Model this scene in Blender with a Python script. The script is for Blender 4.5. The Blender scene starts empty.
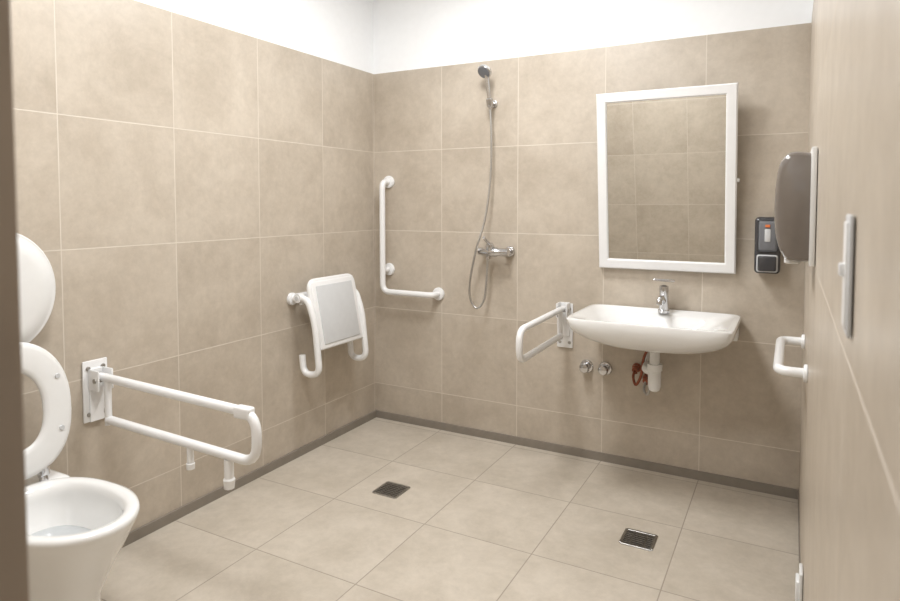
import bpy, bmesh, math
from mathutils import Vector, Matrix
R=math.radians
scene=bpy.context.scene
try: scene.view_settings.view_transform='Standard'
except Exception: pass

# ---------------------------------------------------------------- materials
def newmat(n):
    m=bpy.data.materials.new(n); m.use_nodes=True
    return m,m.node_tree.nodes,m.node_tree.links,m.node_tree.nodes['Principled BSDF']
def simple(n,col,rough=.4,metal=0,noise=.03,scale=30,coat=0,emit=0):
    m,N,L,b=newmat(n)
    tc=N.new('ShaderNodeTexCoord'); no=N.new('ShaderNodeTexNoise'); no.inputs['Scale'].default_value=scale
    L.new(tc.outputs['Object'],no.inputs['Vector'])
    cr=N.new('ShaderNodeValToRGB'); cr.color_ramp.elements[0].position=.3; cr.color_ramp.elements[1].position=.7
    cr.color_ramp.elements[0].color=[c*(1-noise) for c in col]+[1]
    cr.color_ramp.elements[1].color=[min(1,c*(1+noise)) for c in col]+[1]
    L.new(no.outputs['Fac'],cr.inputs['Fac']); L.new(cr.outputs['Color'],b.inputs['Base Color'])
    b.inputs['Roughness'].default_value=rough; b.inputs['Metallic'].default_value=metal
    b.inputs['Coat Weight'].default_value=coat
    if emit:
        b.inputs['Emission Color'].default_value=(1,1,1,1); b.inputs['Emission Strength'].default_value=emit
    return m
def tile(n,ax,size,off,c1,c2,grout,gw=.0028,rough=.33):
    m,N,L,b=newmat(n)
    def math_(op,a,bb=None,c=None):
        k=N.new('ShaderNodeMath'); k.operation=op
        for i,v in enumerate((a,bb,c)):
            if v is None: continue
            if isinstance(v,(int,float)): k.inputs[i].default_value=v
            else: L.new(v,k.inputs[i])
        return k.outputs[0]
    g=N.new('ShaderNodeNewGeometry'); s=N.new('ShaderNodeSeparateXYZ'); L.new(g.outputs['Position'],s.inputs[0])
    fl=[];ed=[]
    for i in (0,1):
        v=math_('DIVIDE',math_('SUBTRACT',s.outputs[ax[i]],off[i]),size[i])
        f=math_('FRACT',v); fl.append(math_('FLOOR',v))
        ed.append(math_('MULTIPLY',math_('MINIMUM',f,math_('SUBTRACT',1.0,f)),size[i]))
    d=math_('MINIMUM',ed[0],ed[1])
    mr=N.new('ShaderNodeMapRange'); mr.inputs['From Min'].default_value=gw*.5; mr.inputs['From Max'].default_value=gw
    mr.inputs['To Min'].default_value=1; mr.inputs['To Max'].default_value=0; L.new(d,mr.inputs['Value'])
    cb=N.new('ShaderNodeCombineXYZ'); L.new(fl[0],cb.inputs[0]); L.new(fl[1],cb.inputs[1])
    wn=N.new('ShaderNodeTexWhiteNoise'); L.new(cb.outputs[0],wn.inputs['Vector'])
    vm=N.new('ShaderNodeVectorMath'); vm.operation='MULTIPLY_ADD'; vm.inputs[1].default_value=(9,9,9)
    L.new(wn.outputs['Color'],vm.inputs[0]); L.new(g.outputs['Position'],vm.inputs[2])
    n1=N.new('ShaderNodeTexNoise'); n1.inputs['Scale'].default_value=3.4; n1.inputs['Detail'].default_value=12; n1.inputs['Roughness'].default_value=.76
    n1.inputs['Distortion'].default_value=.2
    L.new(vm.outputs[0],n1.inputs['Vector'])
    cr=N.new('ShaderNodeValToRGB'); cr.color_ramp.elements[0].position=.36; cr.color_ramp.elements[1].position=.62
    cr.color_ramp.elements[0].color=(*c1,1); cr.color_ramp.elements[1].color=(*c2,1)
    fac=math_('ADD',n1.outputs['Fac'],math_('MULTIPLY',math_('SUBTRACT',wn.outputs['Value'],.5),.06))
    L.new(fac,cr.inputs['Fac'])
    n2=N.new('ShaderNodeTexNoise'); n2.inputs['Scale'].default_value=24; n2.inputs['Detail'].default_value=6; n2.inputs['Roughness'].default_value=.72
    L.new(g.outputs['Position'],n2.inputs['Vector'])
    hs=N.new('ShaderNodeHueSaturation'); L.new(cr.outputs['Color'],hs.inputs['Color'])
    L.new(math_('MULTIPLY_ADD',n2.outputs['Fac'],.28,.86),hs.inputs['Value'])
    mx=N.new('ShaderNodeMix'); mx.data_type='RGBA'; L.new(mr.outputs[0],mx.inputs['Factor'])
    L.new(hs.outputs['Color'],mx.inputs['A']); mx.inputs['B'].default_value=(*grout,1)
    L.new(mx.outputs['Result'],b.inputs['Base Color'])
    L.new(math_('MULTIPLY_ADD',mr.outputs[0],.4,rough),b.inputs['Roughness'])
    bp=N.new('ShaderNodeBump'); bp.inputs['Strength'].default_value=.3; bp.inputs['Distance'].default_value=.002
    L.new(math_('SUBTRACT',math_('MULTIPLY',n1.outputs['Fac'],.3),mr.outputs[0]),bp.inputs['Height'])
    L.new(bp.outputs[0],b.inputs['Normal'])
    return m
c1=(.445,.382,.308); c2=(.555,.488,.405); gr=(.65,.59,.51)
T=.5; FZ=-.028
mt_x=tile('wall_tile_backwall',(0,2),(T,.503),(0,.2),c1,c2,gr)
mt_y=tile('wall_tile_sidewall',(1,2),(T,.503),(-.012,.2),c1,c2,gr)
mt_f=tile('floor_tile',(0,1),(T,T),(0,-.055),(.48,.425,.35),(.59,.53,.45),(.35,.30,.245),gw=.003,rough=.38)
plaster=simple('white_plaster',(.91,.92,.93),.8,noise=.01)
base_m=simple('baseboard_grey',(.24,.21,.175),.5,noise=.05,scale=20)
white=simple('white_enamel',(.83,.83,.83),.28,coat=.3,noise=.01)
ceram=simple('ceramic_white',(.84,.84,.83),.1,coat=.6,noise=.005)
plast=simple('white_plastic',(.78,.78,.77),.35,noise=.01)
greyp=simple('grey_plastic',(.62,.63,.64),.4,noise=.02)
chrome=simple('chrome',(.62,.62,.63),.14,metal=1,noise=.02)
steel=simple('brushed_steel',(.42,.41,.39),.35,metal=1,noise=.1)
hosem=simple('metal_hose',(.5,.49,.47),.3,metal=.9,noise=.1,scale=200)
dark=simple('dark_plastic',(.045,.045,.05),.25,coat=.3)
smoke=simple('smoked_plastic',(.19,.165,.145),.16,coat=.5)
labelm=simple('label_grey',(.17,.175,.19),.4)
ledr=simple('red_mark',(.75,.2,.06),.4)
copper=simple('copper_hose',(.25,.08,.045),.35,metal=.6,noise=.15)
brown=simple('door_jamb_brown',(.30,.25,.205),.45,noise=.08,scale=8)
water=simple('toilet_water',(.50,.52,.53),.05,coat=.5)
black=simple('drain_dark',(.03,.028,.025),.6)
mirr=simple('mirror_glass',(.90,.91,.90),.01,metal=1,noise=0)
lampm=simple('lamp_diffuser',(1,1,1),.5,emit=6)

# ---------------------------------------------------------------- helpers
def empty(name,loc):
    e=bpy.data.objects.new(name,None); e.location=loc; e.empty_display_size=.1
    scene.collection.objects.link(e); return e
def mk(name,bm,mat,parent=None,sharp=35):
    bmesh.ops.recalc_face_normals(bm,faces=bm.faces)
    if parent is not None:
        bmesh.ops.translate(bm,vec=-Vector(parent.location),verts=bm.verts); off=None
    else:
        xs=[v.co.copy() for v in bm.verts]
        c=sum(xs,Vector())/len(xs); bmesh.ops.translate(bm,vec=-c,verts=bm.verts); off=c
    me=bpy.data.meshes.new(name); bm.to_mesh(me); bm.free()
    ms=mat if isinstance(mat,(list,tuple)) else [mat]
    for m in ms: me.materials.append(m)
    me.shade_smooth(); me.set_sharp_from_angle(angle=R(sharp))
    o=bpy.data.objects.new(name,me); scene.collection.objects.link(o)
    if parent is not None: o.parent=parent
    else: o.location=off
    return o
def box(lo,hi,bev=0,seg=3,bm=None,mi=0,M=None):
    b=bmesh.new()
    r=bmesh.ops.create_cube(b,size=1)
    lo=Vector(lo);hi=Vector(hi)
    for v in b.verts: v.co=Vector(((lo[i]+hi[i])/2+v.co[i]*(hi[i]-lo[i]) for i in range(3)))
    if bev: bmesh.ops.bevel(b,geom=b.edges[:],offset=bev,segments=seg,profile=.5,affect='EDGES')
    for f in b.faces: f.material_index=mi
    if M is not None: bmesh.ops.transform(b,matrix=M,verts=b.verts)
    return merge(bm,b)
def merge(dst,src):
    if dst is None: return src
    me=bpy.data.meshes.new('tmp'); src.to_mesh(me); src.free(); dst.from_mesh(me); bpy.data.meshes.remove(me); return dst
def loft(rings,cap0=True,cap1=True,wrap=False,bm=None,mi=0):
    b=bmesh.new(); V=[[b.verts.new(p) for p in r] for r in rings]; n=len(rings[0])
    rng=range(len(rings)) if wrap else range(len(rings)-1)
    for i in rng:
        A=V[i];B=V[(i+1)%len(V)]
        for j in range(n): b.faces.new((A[j],A[(j+1)%n],B[(j+1)%n],B[j]))
    if not wrap:
        if cap0: b.faces.new(V[0][::-1])
        if cap1: b.faces.new(V[-1])
    for f in b.faces: f.material_index=mi
    bmesh.ops.recalc_face_normals(b,faces=b.faces)
    return merge(bm,b)
def fillet(pts,rad,seg=7):
    pts=[Vector(p) for p in pts]; out=[pts[0]]
    for i in range(1,len(pts)-1):
        a,p,c=pts[i-1],pts[i],pts[i+1]
        d1=(a-p);d2=(c-p); r=min(rad,d1.length*.49,d2.length*.49)
        s=p+d1.normalized()*r; e=p+d2.normalized()*r
        for k in range(seg+1):
            t=k/seg; out.append(s*(1-t)**2+p*2*t*(1-t)+e*t*t)
    out.append(pts[-1]); return out
def smoothpath(pts,n=10):
    pts=[Vector(p) for p in pts]; P=[pts[0]]+pts+[pts[-1]]; out=[]
    for i in range(1,len(P)-2):
        p0,p1,p2,p3=P[i-1:i+3]
        for k in range(n):
            t=k/n
            out.append(.5*((2*p1)+(p2-p0)*t+(2*p0-5*p1+4*p2-p3)*t*t+(3*p1-p0-3*p2+p3)*t**3))
    out.append(pts[-1]); return out
def sweep(path,r,n=16,bm=None,mi=0):
    P=[]
    for p in path:
        p=Vector(p)
        if not P or (p-P[-1]).length>1e-5: P.append(p)
    rings=[]; up=None
    for i,p in enumerate(P):
        t=(P[min(i+1,len(P)-1)]-P[max(i-1,0)]).normalized()
        if up is None:
            up=t.orthogonal().normalized()
        up=(up-t*up.dot(t)).normalized(); s=t.cross(up)
        rr=r(i/(len(P)-1)) if callable(r) else r
        rings.append([p+(up*math.cos(2*math.pi*k/n)+s*math.sin(2*math.pi*k/n))*rr for k in range(n)])
    return loft(rings,bm=bm,mi=mi)
def tube(pts,r,rad=.05,n=16,bm=None,mi=0): return sweep(fillet(pts,rad),r,n,bm,mi)
def lathe(a,axis,prof,n=28,bm=None,mi=0):
    a=Vector(a); t=Vector(axis).normalized(); u=t.orthogonal().normalized(); s=t.cross(u)
    rings=[[a+t*h+(u*math.cos(2*math.pi*k/n)+s*math.sin(2*math.pi*k/n))*max(rr,1e-4) for k in range(n)] for h,rr in prof]
    return loft(rings,bm=bm,mi=mi)
def flange(a,axis,r=.035,h=.02,bm=None,mi=0):
    return lathe(a,axis,[(0,r),(h*.55,r),(h*.85,r*.93),(h,r*.75)],bm=bm,mi=mi)

# ---------------------------------------------------------------- room
W=2.448; H=2.85; TT=2.21; YR=-3.185; YH=-4.9; XJ=1.986
def slab(name,lo,hi,mat,parent=None): return mk(name,box(lo,hi),mat,parent)
slab('floor',(-.15,YH-.15,-.15),(W+.15,.15,FZ),mt_f)
slab('ceiling',(-.15,YH-.15,H),(W+.15,.15,H+.1),plaster)
def wall(name,lo,hi,tlo,thi,tm,P):
    e=empty(name,P); slab('plaster',lo,hi,plaster,e); slab('tiling',tlo,thi,tm,e)
wall('wall_back',(-.15,.008,FZ),(W+.15,.15,H),(0,0,FZ),(W,.0085,TT),mt_x,(W/2,0,0))
wall('wall_left',(-.15,YH,FZ),(-.008,.15,H),(-.0085,YR,FZ),(0,0,TT),mt_y,(0,-1.5,0))
wall('wall_right',(W+.008,YH,FZ),(W+.15,.15,H),(W,YH,FZ),(W+.0085,0,TT),mt_y,(W,-1.5,0))
e=empty('wall_front',(.7,YR,0))
slab('plaster',(0,YR-.12,FZ),(XJ-.012,YR-.008,H),plaster,e)
slab('lintel',(XJ-.012,YR-.12,2.2),(W,YR-.008,H),plaster,e)
slab('tiling',(0,YR-.0085,FZ),(XJ-.01,YR,TT),mt_x,e)
b=box((XJ-.03,YR-.13,FZ),(XJ,YR+.004,2.2),.003); b=box((XJ-.03,YR-.13,2.17),(W,YR+.004,2.2),.003,bm=b)
mk('door_frame',b,brown)
wall('wall_hall',(-.15,YH-.15,FZ),(W+.15,YH-.008,H),(0,YH-.0085,FZ),(W,YH,TT),mt_x,(W/2,YH,0))
slab('baseboard_back',(0,-.012,FZ),(W,0,.016),base_m)
slab('baseboard_left',(0,YR,FZ),(.012,-.012,.016),base_m)
slab('baseboard_right',(W-.004,YR,FZ),(W,-.012,.016),base_m)

# ---------------------------------------------------------------- floor drains
def drain(x,y,s=.075):
    e=empty('floor_drain',(x,y,FZ)); z=FZ
    mk('well',box((x-s,y-s,z),(x+s,y+s,z+.002)),black,e)
    b=None
    for a in (-1,1):
        b=box((x-s,y+a*s-.006,z),(x+s,y+a*s+.006,z+.005),.001,1,bm=b)
        b=box((x+a*s-.006,y-s,z),(x+a*s+.006,y+s,z+.005),.001,1,bm=b)
    k=s/4
    for i in range(-3,4):
        b=box((x-s,y+i*k-.003,z+.001),(x+s,y+i*k+.003,z+.0045),bm=b)
    for i in (-1,1): b=box((x+i*.028-.003,y-s,z+.001),(x+i*.028+.003,y+s,z+.0045),bm=b)
    mk('grate',b,steel,e)
drain(.69,-.85,.064); drain(1.855,-.74,.062)

# ---------------------------------------------------------------- toilet (faces +x)
ty=-2.27
toi=empty('toilet',(.35,ty,FZ))
def egg(cx,Lf,Lb,w,z,n=56,p=2.0,pb=2.6):
    out=[]
    for k in range(n):
        a=2*math.pi*k/n; c=math.cos(a); s=math.sin(a); q=p if c>0 else pb
        out.append(Vector((cx+(Lf if c>0 else Lb)*math.copysign(abs(c)**(2/q),c),ty+w*math.copysign(abs(s)**(2/q),s),z)))
    return out
TZ=.438
rings=[egg(.36,.17,.25,.115,FZ),egg(.36,.168,.25,.112,.0),egg(.36,.155,.25,.105,.07),egg(.37,.16,.25,.11,.16),
 egg(.385,.19,.25,.135,.25),egg(.40,.225,.255,.163,.33),egg(.41,.247,.26,.178,.385),egg(.415,.257,.265,.187,.413),
 egg(.415,.26,.265,.19,TZ-.014),egg(.415,.256,.262,.187,TZ-.004),egg(.415,.245,.25,.176,TZ),
 egg(.415,.225,.23,.156,TZ-.001),egg(.415,.214,.215,.145,TZ-.01),egg(.415,.208,.205,.14,TZ-.03),egg(.415,.21,.205,.142,TZ-.045),
 egg(.41,.19,.19,.128,TZ-.09),egg(.40,.15,.15,.10,TZ-.14),egg(.39,.11,.11,.075,TZ-.18),egg(.385,.08,.08,.05,TZ-.21)]
mk('bowl',loft(rings),ceram,toi,60)
mk('water',loft([egg(.40,.155,.155,.105,TZ-.131),egg(.40,.155,.155,.105,TZ-.13)]),water,toi)
b=box((.002,ty-.17,.28),(.20,ty+.17,TZ-.005),.03,4); b=box((.002,ty-.10,FZ),(.2,ty+.10,.30),.02,3,bm=b)
mk('rear_shelf',b,ceram,toi)
def seatring(cx,cy,w,zb,zt,wi,zib,zit,th,lean):
    rings=[];n=56;h=(zt-zb)/2;zc=(zb+zt)/2;hi=(zit-zib)/2;zi=(zit+zib)/2
    for k in range(n):
        a=2*math.pi*k/n; c=math.cos(a); s=math.sin(a)
        q=2.1 if s>0 else 2.5
        f=lambda v:math.copysign(abs(v)**(2/q),v)
        po=Vector((0,w*f(c),zc+h*f(s))); pi=Vector((0,wi*f(c),zi+hi*f(s)))
        ring=[]
        for (t,u) in [(0,.2),(.06,.75),(.2,1),(.8,1),(.94,.75),(1,.2),(1,-.2),(.94,-.75),(.8,-1),(.2,-1),(.06,-.75),(0,-.2)]:
            p=pi.lerp(po,t); ring.append(Vector((cx+u*th/2-(p.z-zb)*lean,cy+p.y,p.z)))
        rings.append(ring)
    return loft(rings,wrap=True)
mk('seat',seatring(.17,ty,.19,TZ+.025,.92,.095,TZ+.12,.82,.024,.10),plast,toi,50)
b=None
for s in (-1,1):
    b=lathe((.16,ty+s*.085-.015,TZ+.02),(0,1,0),[(0,.012),(.03,.012)],bm=b)
    b=lathe((.16,ty+s*.085,TZ-.006),(0,0,1),[(0,.014),(.006,.014),(.03,.008)],bm=b)
    b=box((.155,ty+s*.085-.014,TZ+.015),(.175,ty+s*.085+.014,TZ+.06),.004,2,bm=b)
mk('hinges',b,chrome,toi)
b=None
for s in (-1,1):
    for z in (.60,.78): b=lathe((.17-(z-TZ)*.10+.010,ty+s*.145,z),(1,0,0),[(0,.009),(.009,.008)],bm=b,n=12)
mk('bumpers',b,greyp,toi)
def disc_x(x,w,h,z,n=56): return [Vector((x,ty+w*math.cos(2*math.pi*k/n),z+h*math.sin(2*math.pi*k/n))) for k in range(n)]
zc=1.08
mk('wall_pad',loft([disc_x(.055,.18,.20,zc),disc_x(.06,.19,.21,zc),disc_x(.072,.193,.213,zc),disc_x(.078,.188,.208,zc),disc_x(.078,.178,.198,zc),disc_x(.088,.168,.188,zc),disc_x(.093,.13,.15,zc),disc_x(.095,.03,.03,zc)]),plast,toi,50)  # lid-like oval pad of uncertain identity, fixed to the wall by an added bracket
mk('wall_pad_bracket',box((.001,ty-.06,zc-.1),(.057,ty+.06,zc+.1),.006),white,toi)

# ---------------------------------------------------------------- folding support bars
def foldbar(name,O,D,S,L,z1,z2,extras,plate=(.05,.12),r=.0165,droop=0):
    O=Vector(O);D=Vector(D);S=Vector(S);U=Vector((0,0,1))
    M=Matrix.Identity(4)
    for i in range(3): M[i][0]=D[i];M[i][1]=S[i];M[i][2]=U[i];M[i][3]=O[i]
    e=empty(name,O)
    zm=O.z
    P=lambda u,w,z:O+D*u+S*w+U*(z-zm)
    mk('wall_plate',box((.0015,-plate[0],-plate[1]),(.01,plate[0],plate[1]),.004,2,M=M),white,e)
    b=None
    for w in (-.6,.6):
        for z in (-.75,.75): b=lathe(P(.009,w*plate[0],zm+z*plate[1]),D,[(0,.009),(.004,.009),(.006,.005)],n=12,bm=b)
    mk('screws',b,steel,e)
    b=box((.008,-.028,z2-zm-.015),(.016,.028,z1-zm+.03),.002,1,M=M)
    for w in (-1,1): b=box((.01,w*.028-.004,z1-zm-.05),(.075,w*.028+.004,z1-zm+.03),.004,2,bm=b,M=M)
    mk('hinge_bracket',b,white,e)
    mk('hinge_pin',lathe(P(.055,-.036,z1-.01),S,[(0,.009),(.072,.009)],n=14),steel,e)
    b=tube([P(.045,0,z1),P(L,0,z1-droop),P(L,0,z2-droop),P(.085,0,z2)],r,(z1-z2)*.42)
    b=lathe(P(.085,0,z2-.02),U,[(0,.013),(z1-z2+.02,.013)],bm=b)
    mk('rail',b,white,e)
    if extras:
        b=tube([P(L*.63,0,z2-.01-droop*.5),P(L*.63,0,z2-.085)],.012)
        b=lathe(P(L*.63,0,z2-.10),U,[(0,.014),(.02,.015),(.022,.012)],bm=b)
        b=tube([P(L*.85,0,z2-.01-droop),P(L*.85,0,z2-.08-droop)],.016,bm=b)
        b=lathe(P(L*.85,0,z2-.11-droop),U,[(0,.017),(.03,.02),(.035,.017)],bm=b)
        mk('support_pegs',b,white,e)
        b=box((L-.09,-.018,z1-droop-zm-.021),(L-.02,.018,z1-droop-zm+.019),.008,3,M=M)
        mk('joint_sleeve',b,white,e)
foldbar('toilet_support_rail',(0,-1.90,.65),(1,0,0),(0,1,0),.865,.708,.545,True,droop=.018)
foldbar('washbasin_support_rail',(1.29,0,.70),(0,-1,0),(1,0,0),.68,.80,.655,False,plate=(.045,.125),droop=.01)

# ---------------------------------------------------------------- shower seat (folded on left wall)
e=empty('shower_seat',(.1,-.6,.75))
yc=-.58; hw=.185; zt=.955; zb=.58
Mt=Matrix.Translation(Vector((.10,yc,zt)))@Matrix.Rotation(R(-11),4,'Y')
b=box((0,-hw,-(zt-zb)),(.022,hw,0),.010,3,M=Mt)
mk('seat_panel',b,white,e)
b=box((.019,-hw+.028,-.350),(.0265,hw-.028,-.03),.004,3,M=Mt)
mk('seat_pad',b,greyp,e)
b=tube([Mt@Vector((.004,-hw-.005,-.37)),Mt@Vector((.004,-hw-.005,.0)),Mt@Vector((.004,hw+.005,.0)),Mt@Vector((.004,hw+.005,-.37))],.014,.05)
mk('panel_frame',b,white,e)
b=None
for y in (yc-hw-.025,yc+hw+.025):
    b=tube([(.002,y,.86),(.115,y,.875),(.165,y,.74),(.195,y,.465),(.085,y,.455),(.075,y,.56)],.018,.06,bm=b)
    b=flange((0.0015,y,.86),(1,0,0),.034,.02,bm=b)
    b=lathe((.06,y-.02,.868),(0,1,0),[(0,.024),(.04,.024)],bm=b)
b=tube([(.065,yc-hw-.025,.84),(.065,yc+hw+.025,.84)],.010,bm=b)
b=box((.0015,yc-hw-.03,.835),(.012,yc+hw+.03,.885),.003,2,bm=b)
mk('frame',b,white,e)
b=None
for y in (yc-hw-.025,yc+hw+.025):
    b=lathe((.06,y-.024,.868),(0,1,0),[(0,.012),(.048,.012)],bm=b)
mk('hinge_caps',b,greyp,e)

# ---------------------------------------------------------------- L grab bar
e=empty('grab_bar',(.2,0,1.1))
b=tube([(.115,-.001,1.515),(.115,-.08,1.515),(.115,-.08,.82),(.48,-.08,.82),(.48,-.001,.82)],.0185,.055)
b=tube([(.115,-.001,.955),(.115,-.08,.955)],.017,bm=b)
for p in ((.115,0,1.515),(.115,0,.955),(.48,0,.82)): b=flange((p[0],-.0015,p[2]),(0,-1,0),.040,.018,bm=b)
mk('bar',b,white,e)

# ---------------------------------------------------------------- hand shower + mixer
e=empty('hand_shower',(.85,0,1.5))
hx=.85
b=flange((hx,-.0015,1.955),(0,-1,0),.022,.012); b=lathe((hx,-.01,1.955),(0,-1,0),[(0,.01),(.04,.01)],bm=b)
b=lathe((hx,-.06,1.93),(0,-.15,1),[(0,.014),(.01,.019),(.045,.02),(.05,.016)],bm=b)
mk('bracket',b,chrome,e)
b=sweep(smoothpath([(hx,-.056,1.92),(hx-.004,-.064,2.0),(hx-.01,-.075,2.09),(hx-.015,-.085,2.125)]),lambda t:.0105+.004*t)
d=Vector((-.15,-.75,-.65)).normalized()
b=lathe(Vector((hx-.018,-.085,2.135))-d*.02,d,[(0,.014),(.008,.03),(.02,.041),(.035,.043),(.04,.039)],bm=b)
mk('handset',b,chrome,e)
mk('spray_face',lathe(Vector((hx-.018,-.085,2.135))+d*.019,d,[(0,.036),(.003,.035),(.004,.01)]),labelm,e)
b=sweep(smoothpath([(hx,-.056,1.925),(hx+.008,-.055,1.75),(hx+.003,-.06,1.5),(hx-.02,-.085,1.28),(.79,-.115,1.11),(.745,-.10,.93),(.735,-.08,.82),(.775,-.075,.765),(.82,-.075,.81),(.838,-.075,.92),(.845,-.075,1.055)]),.0065,10)
mk('hose',b,hosem,e)
e=empty('shower_mixer',(.88,0,1.1))
b=None
for x in (.815,.955): 
    b=flange((x,-.0015,1.10),(0,-1,0),.031,.018,bm=b); b=lathe((x,-.015,1.10),(0,-1,0),[(0,.014),(.03,.014),(.032,.019),(.055,.019)],bm=b)
b=lathe((.785,-.075,1.10),(1,0,0),[(0,.012),(.006,.022),(.05,.023),(.06,.028),(.115,.028),(.125,.023),(.19,.023),(.196,.012)],bm=b)
b=lathe((.865,-.075,1.10),(0,-.35,1),[(0,.025),(.035,.025),(.05,.02),(.055,.006)],bm=b)
b=tube([(.865,-.09,1.145),(.855,-.15,1.185)],.009,bm=b)
b=lathe((.845,-.075,1.085),(0,0,-1),[(0,.012),(.03,.012)],bm=b)
mk('body',b,chrome,e)

# ---------------------------------------------------------------- mirror (tilting)
mx0,mx1,mz0,mz1=1.487,2.155,1.035,1.945
zc=(mz0+mz1)/2
e=empty('mirror',(1.821,-.07,zc))
Mm=Matrix.Translation(Vector((1.821,-.075,zc)))@Matrix.Rotation(R(6),4,'X')
w=(mx1-mx0)/2; h=(mz1-mz0)/2; fw=.05
outer=[(-w,-h),(w,-h),(w,h),(-w,h)]
rings=[]
for (ins,yy) in [(0,.014),(0,-.010),(.006,-.016),(fw-.006,-.016),(fw,-.010),(fw,.014)]:
    rings.append([Mm@Vector(((abs(x)-ins)*(1 if x>0 else -1),yy,(abs(z)-ins)*(1 if z>0 else -1))) for x,z in outer])
mk('frame',loft(rings,wrap=True),white,e,20)
mk('glass',box((-w+fw-.01,-.004,-h+fw-.01),(w-fw+.01,.004,h-fw+.01),M=Mm),mirr,e)
mk('backing',box((-w+.01,.005,-h+.01),(w-.01,.012,h-.01),M=Mm),greyp,e)
b=None
for s in (-1,1):
    x=1.821+s*(w-.02)
    b=box((x-.006,-.07,zc-.02),(x+.006,-.0015,zc+.02),.003,2,bm=b)
b=lathe((1.821+w,-.07,zc),(1,0,0),[(0,.010),(.008,.010),(.01,.008)],bm=b)
mk('pivot_brackets',b,plast,e)

# ---------------------------------------------------------------- washbasin
bx=1.815; e=empty('washbasin',(bx,-.25,.8))
def rr(cx,cy,a,bb,z,n=80,q=5,qf=None):
    out=[]
    for k in range(n):
        t=2*math.pi*k/n; c=math.cos(t); s=math.sin(t); Q=(qf or q) if s<0 else q
        out.append(Vector((cx+a*math.copysign(abs(c)**(2/Q),c),cy+bb*math.copysign(abs(s)**(2/Q),s),z)))
    return out
BZ=.835
rings=[rr(bx,-.22,.14,.12,.685,q=2.5),rr(bx,-.225,.21,.17,.69,q=2.5),rr(bx,-.235,.27,.205,.705,q=3),rr(bx,-.245,.325,.232,.735,q=4.5),rr(bx,-.252,.353,.248,.765,q=7),
 rr(bx,-.257,.365,.254,.79,q=9,qf=9),rr(bx,-.258,.372,.256,BZ-.008,q=12,qf=11),rr(bx,-.258,.368,.253,BZ-.001,q=12,qf=11),rr(bx,-.258,.362,.249,BZ,q=12,qf=10),
 rr(bx,-.262,.345,.238,BZ,q=9,qf=8),rr(bx,-.262,.338,.232,BZ-.006,q=8,qf=6),
 rr(bx,-.285,.305,.198,BZ-.014,q=5,qf=4.5),rr(bx,-.29,.275,.178,BZ-.035,q=4),rr(bx,-.28,.22,.145,BZ-.08,q=3),rr(bx,-.26,.12,.09,BZ-.105,q=2.3),rr(bx,-.25,.03,.03,BZ-.112,q=2)]
mk('basin',loft(rings),ceram,e,50)
mk('drain_fitting',lathe((bx,-.25,BZ-.1125),(0,0,1),[(0,.028),(.004,.026),(.005,.01)]),chrome,e)
b=None
for s in (-1,1): b=box((bx+s*.34-.02,-.11,.72),(bx+s*.34+.02,-.0015,.775),.006,2,bm=b)
mk('brackets',b,white,e)
tx=bx+.015
tp=empty('basin_tap',(tx,-.09,.83))
b=lathe((tx,-.085,BZ-.007),(0,0,1),[(0,.028),(.012,.028),(.018,.023),(.10,.022),(.112,.024),(.135,.022),(.14,.012)])
b=sweep(smoothpath([(tx,-.095,BZ+.05),(tx,-.15,BZ+.075),(tx,-.205,BZ+.072),(tx,-.215,BZ+.05)]),lambda t:.015-.002*t,bm=b)
b=box((-.055,-.03,-.006),(.05,.012,.006),.005,2,bm=b,M=Matrix.Translation(Vector((tx,-.08,BZ+.155)))@Matrix.Rotation(R(-10),4,'X')@Matrix.Rotation(R(12),4,'Z'))
mk('body',b,chrome,tp)
tr=empty('sink_trap',(bx,-.2,.55))
b=lathe((bx,-.22,.684),(0,0,-1),[(0,.034),(.025,.034),(.03,.024),(.09,.024),(.09,.036),(.12,.036),(.125,.031),(.20,.031),(.22,.024),(.226,.012)])
b=tube([(bx,-.22,.55),(bx-.05,-.2,.555),(bx-.06,-.1,.56),(bx-.06,-.002,.56)],.018,.03,bm=b)
b=lathe((bx-.06,-.0015,.56),(0,-1,0),[(0,.035),(.006,.033),(.012,.02)],bm=b)
mk('trap',b,plast,tr)
mk('supply_hose_hot',sweep(smoothpath([(bx-.13,-.05,.51),(bx-.13,-.09,.48),(bx-.11,-.12,.45),(bx-.085,-.12,.50),(bx-.07,-.12,.60),(bx-.03,-.12,.682)]),.007,10),copper,tr)
mk('supply_hose_cold',sweep(smoothpath([(bx-.075,-.05,.46),(bx-.075,-.09,.42),(bx-.05,-.12,.41),(bx-.04,-.12,.47),(bx-.05,-.12,.60),(bx-.01,-.12,.682)]),.007,10),hosem,tr)
b=None
for x,z in ((bx-.13,.51),(bx-.075,.46)):
    b=lathe((x,-.0015,z),(0,-1,0),[(0,.024),(.006,.024),(.008,.014),(.06,.014)],bm=b)
    b=lathe((x,-.045,z-.022),(0,0,1),[(0,.013),(.044,.013)],bm=b,n=6)
mk('supply_valves',b,copper,tr)
for i,x in enumerate((1.415,1.518)):
    e=empty('shutoff_valve',(x,0,.485))
    b=flange((x,-.0015,.485),(0,-1,0),.036,.012)
    b=lathe((x,-.01,.485),(0,-1,0),[(0,.016),(.02,.016),(.022,.026),(.045,.028),(.055,.022),(.058,.008)],bm=b)
    mk('valve',b,chrome,e)

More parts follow.
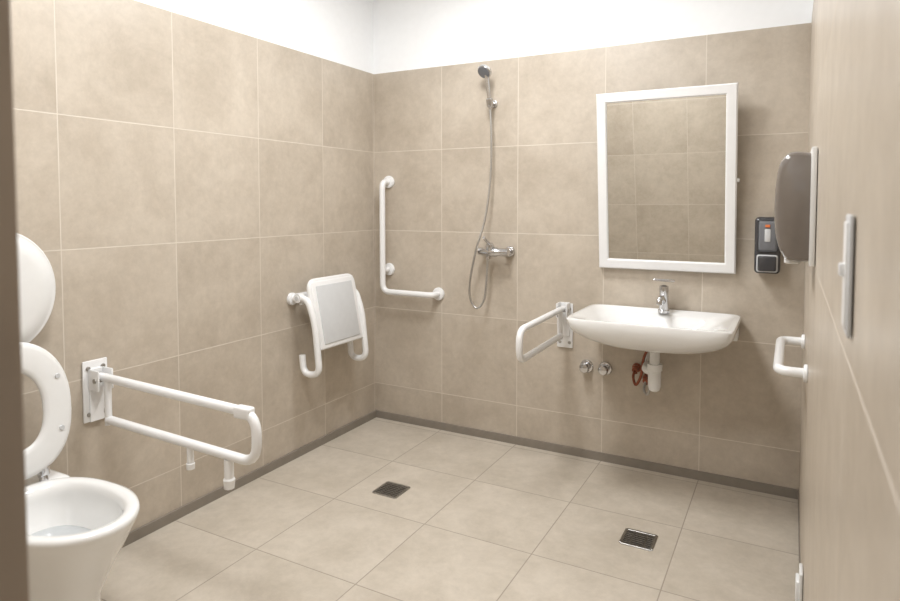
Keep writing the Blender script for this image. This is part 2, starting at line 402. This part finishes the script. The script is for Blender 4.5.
# ---------------------------------------------------------------- soap dispenser
e=empty('soap_dispenser',(2.29,0,1.18))
mk('body',box((2.237,-.10,1.05),(2.347,-.0015,1.315),.018,4),dark,e)
mk('cover',box((2.251,-.108,1.155),(2.333,-.095,1.30),.012,3),labelm,e)
mk('window',box((2.279,-.112,1.20),(2.305,-.105,1.26),.005,2),greyp,e)
mk('push_frame',box((2.247,-.110,1.058),(2.337,-.095,1.14),.010,3),greyp,e)
mk('push_lever',box((2.253,-.118,1.064),(2.331,-.105,1.134),.008,3),dark,e)
mk('indicator',box((2.282,-.1125,1.268),(2.302,-.107,1.280),.001,1),ledr,e)
# paper towel dispenser on right wall
e=empty('paper_towel_dispenser',(2.4,-1.33,1.37))
def prof(y,ins=0):
    pts=[(W-.012,1.515-ins),(W-.055,1.52-ins),(W-.082+ins,1.505-ins),(W-.096+ins,1.465),(W-.102+ins,1.37),(W-.096+ins,1.29),(W-.078+ins,1.235+ins),(W-.05,1.222+ins),(W-.012,1.222+ins)]
    return smoothpath([(p[0],y,p[1]) for p in pts],5)
mk('cover',loft([prof(-1.44,.012),prof(-1.435,.004),prof(-1.42),prof(-1.20),prof(-1.185,.004),prof(-1.18,.012)]),smoke,e,45)
mk('back_plate',box((W-.016,-1.45,1.21),(W-.0015,-1.17,1.53),.004,2),plast,e)
mk('paper_slot',box((W-.075,-1.38,1.21),(W-.035,-1.24,1.226),.003,1),plast,e)

# right wall grab bar
e=empty('grab_bar',(W,-.9,.8))
y0,y1,gz=-.45,-1.0,.815
b=tube([(W-.001,y0,gz),(W-.088,y0,gz),(W-.088,y1,gz),(W-.001,y1,gz)],.0165,.045)
for y in (y0,y1): b=flange((W-.0015,y,gz),(-1,0,0),.03,.012,bm=b)
mk('bar',b,white,e)
# light switch
e=empty('light_switch',(W,-2.6,1.3))
mk('plate',box((W-.006,-2.625,1.24),(W-.0015,-2.57,1.368),.002,2),greyp,e)
mk('rockers',box((W-.008,-2.617,1.248),(W-.005,-2.578,1.36),.001,2),plast,e)
mk('toggle',box((W-.013,-2.602,1.302),(W-.006,-2.588,1.316),.002,2),white,e)
e=empty('wall_socket',(W,-1.1,.17))
mk('plate',box((W-.012,-1.14,.08),(W-.0015,-1.06,.20),.004,2),plast,e)
mk('cover',box((W-.022,-1.13,.095),(W-.010,-1.07,.17),.005,2),white,e)

# ---------------------------------------------------------------- lights
def panel(x,y,s,power,t):
    e=empty('ceiling_light',(x,y,H))
    mk('housing',box((x-s/2-.02,y-s/2-.02,H-.03),(x+s/2+.02,y+s/2+.02,H-.001),.004,2),white,e)
    mk('diffuser',box((x-s/2,y-s/2,H-.034),(x+s/2,y+s/2,H-.029)),lampm,e)
    l=bpy.data.lights.new('light','AREA'); l.shape='SQUARE'; l.size=s; l.energy=power; l.color=t
    o=bpy.data.objects.new('light',l); scene.collection.objects.link(o); o.parent=e; o.location=(0,0,-.045)
panel(1.15,-1.1,.5,30,(.98,.99,1))
panel(1.15,-2.4,.5,25,(.98,.99,1))
panel(1.5,-4.1,.45,14,(.98,.99,1))
wd=bpy.data.worlds.new('world'); scene.world=wd; wd.use_nodes=True
wd.node_tree.nodes['Background'].inputs[0].default_value=(.8,.85,.9,1); wd.node_tree.nodes['Background'].inputs[1].default_value=.3

# ---------------------------------------------------------------- camera
cam=bpy.data.cameras.new('camera'); co=bpy.data.objects.new('camera',cam); scene.collection.objects.link(co)
co.location=(2.39,-3.39,1.38); co.rotation_euler=(R(87.3),0,R(28.4))
cam.sensor_width=36; cam.lens=25.3; cam.shift_y=-.075; cam.clip_start=.01
cam.dof.use_dof=True; cam.dof.focus_distance=3.2; cam.dof.aperture_fstop=6.3
scene.camera=co
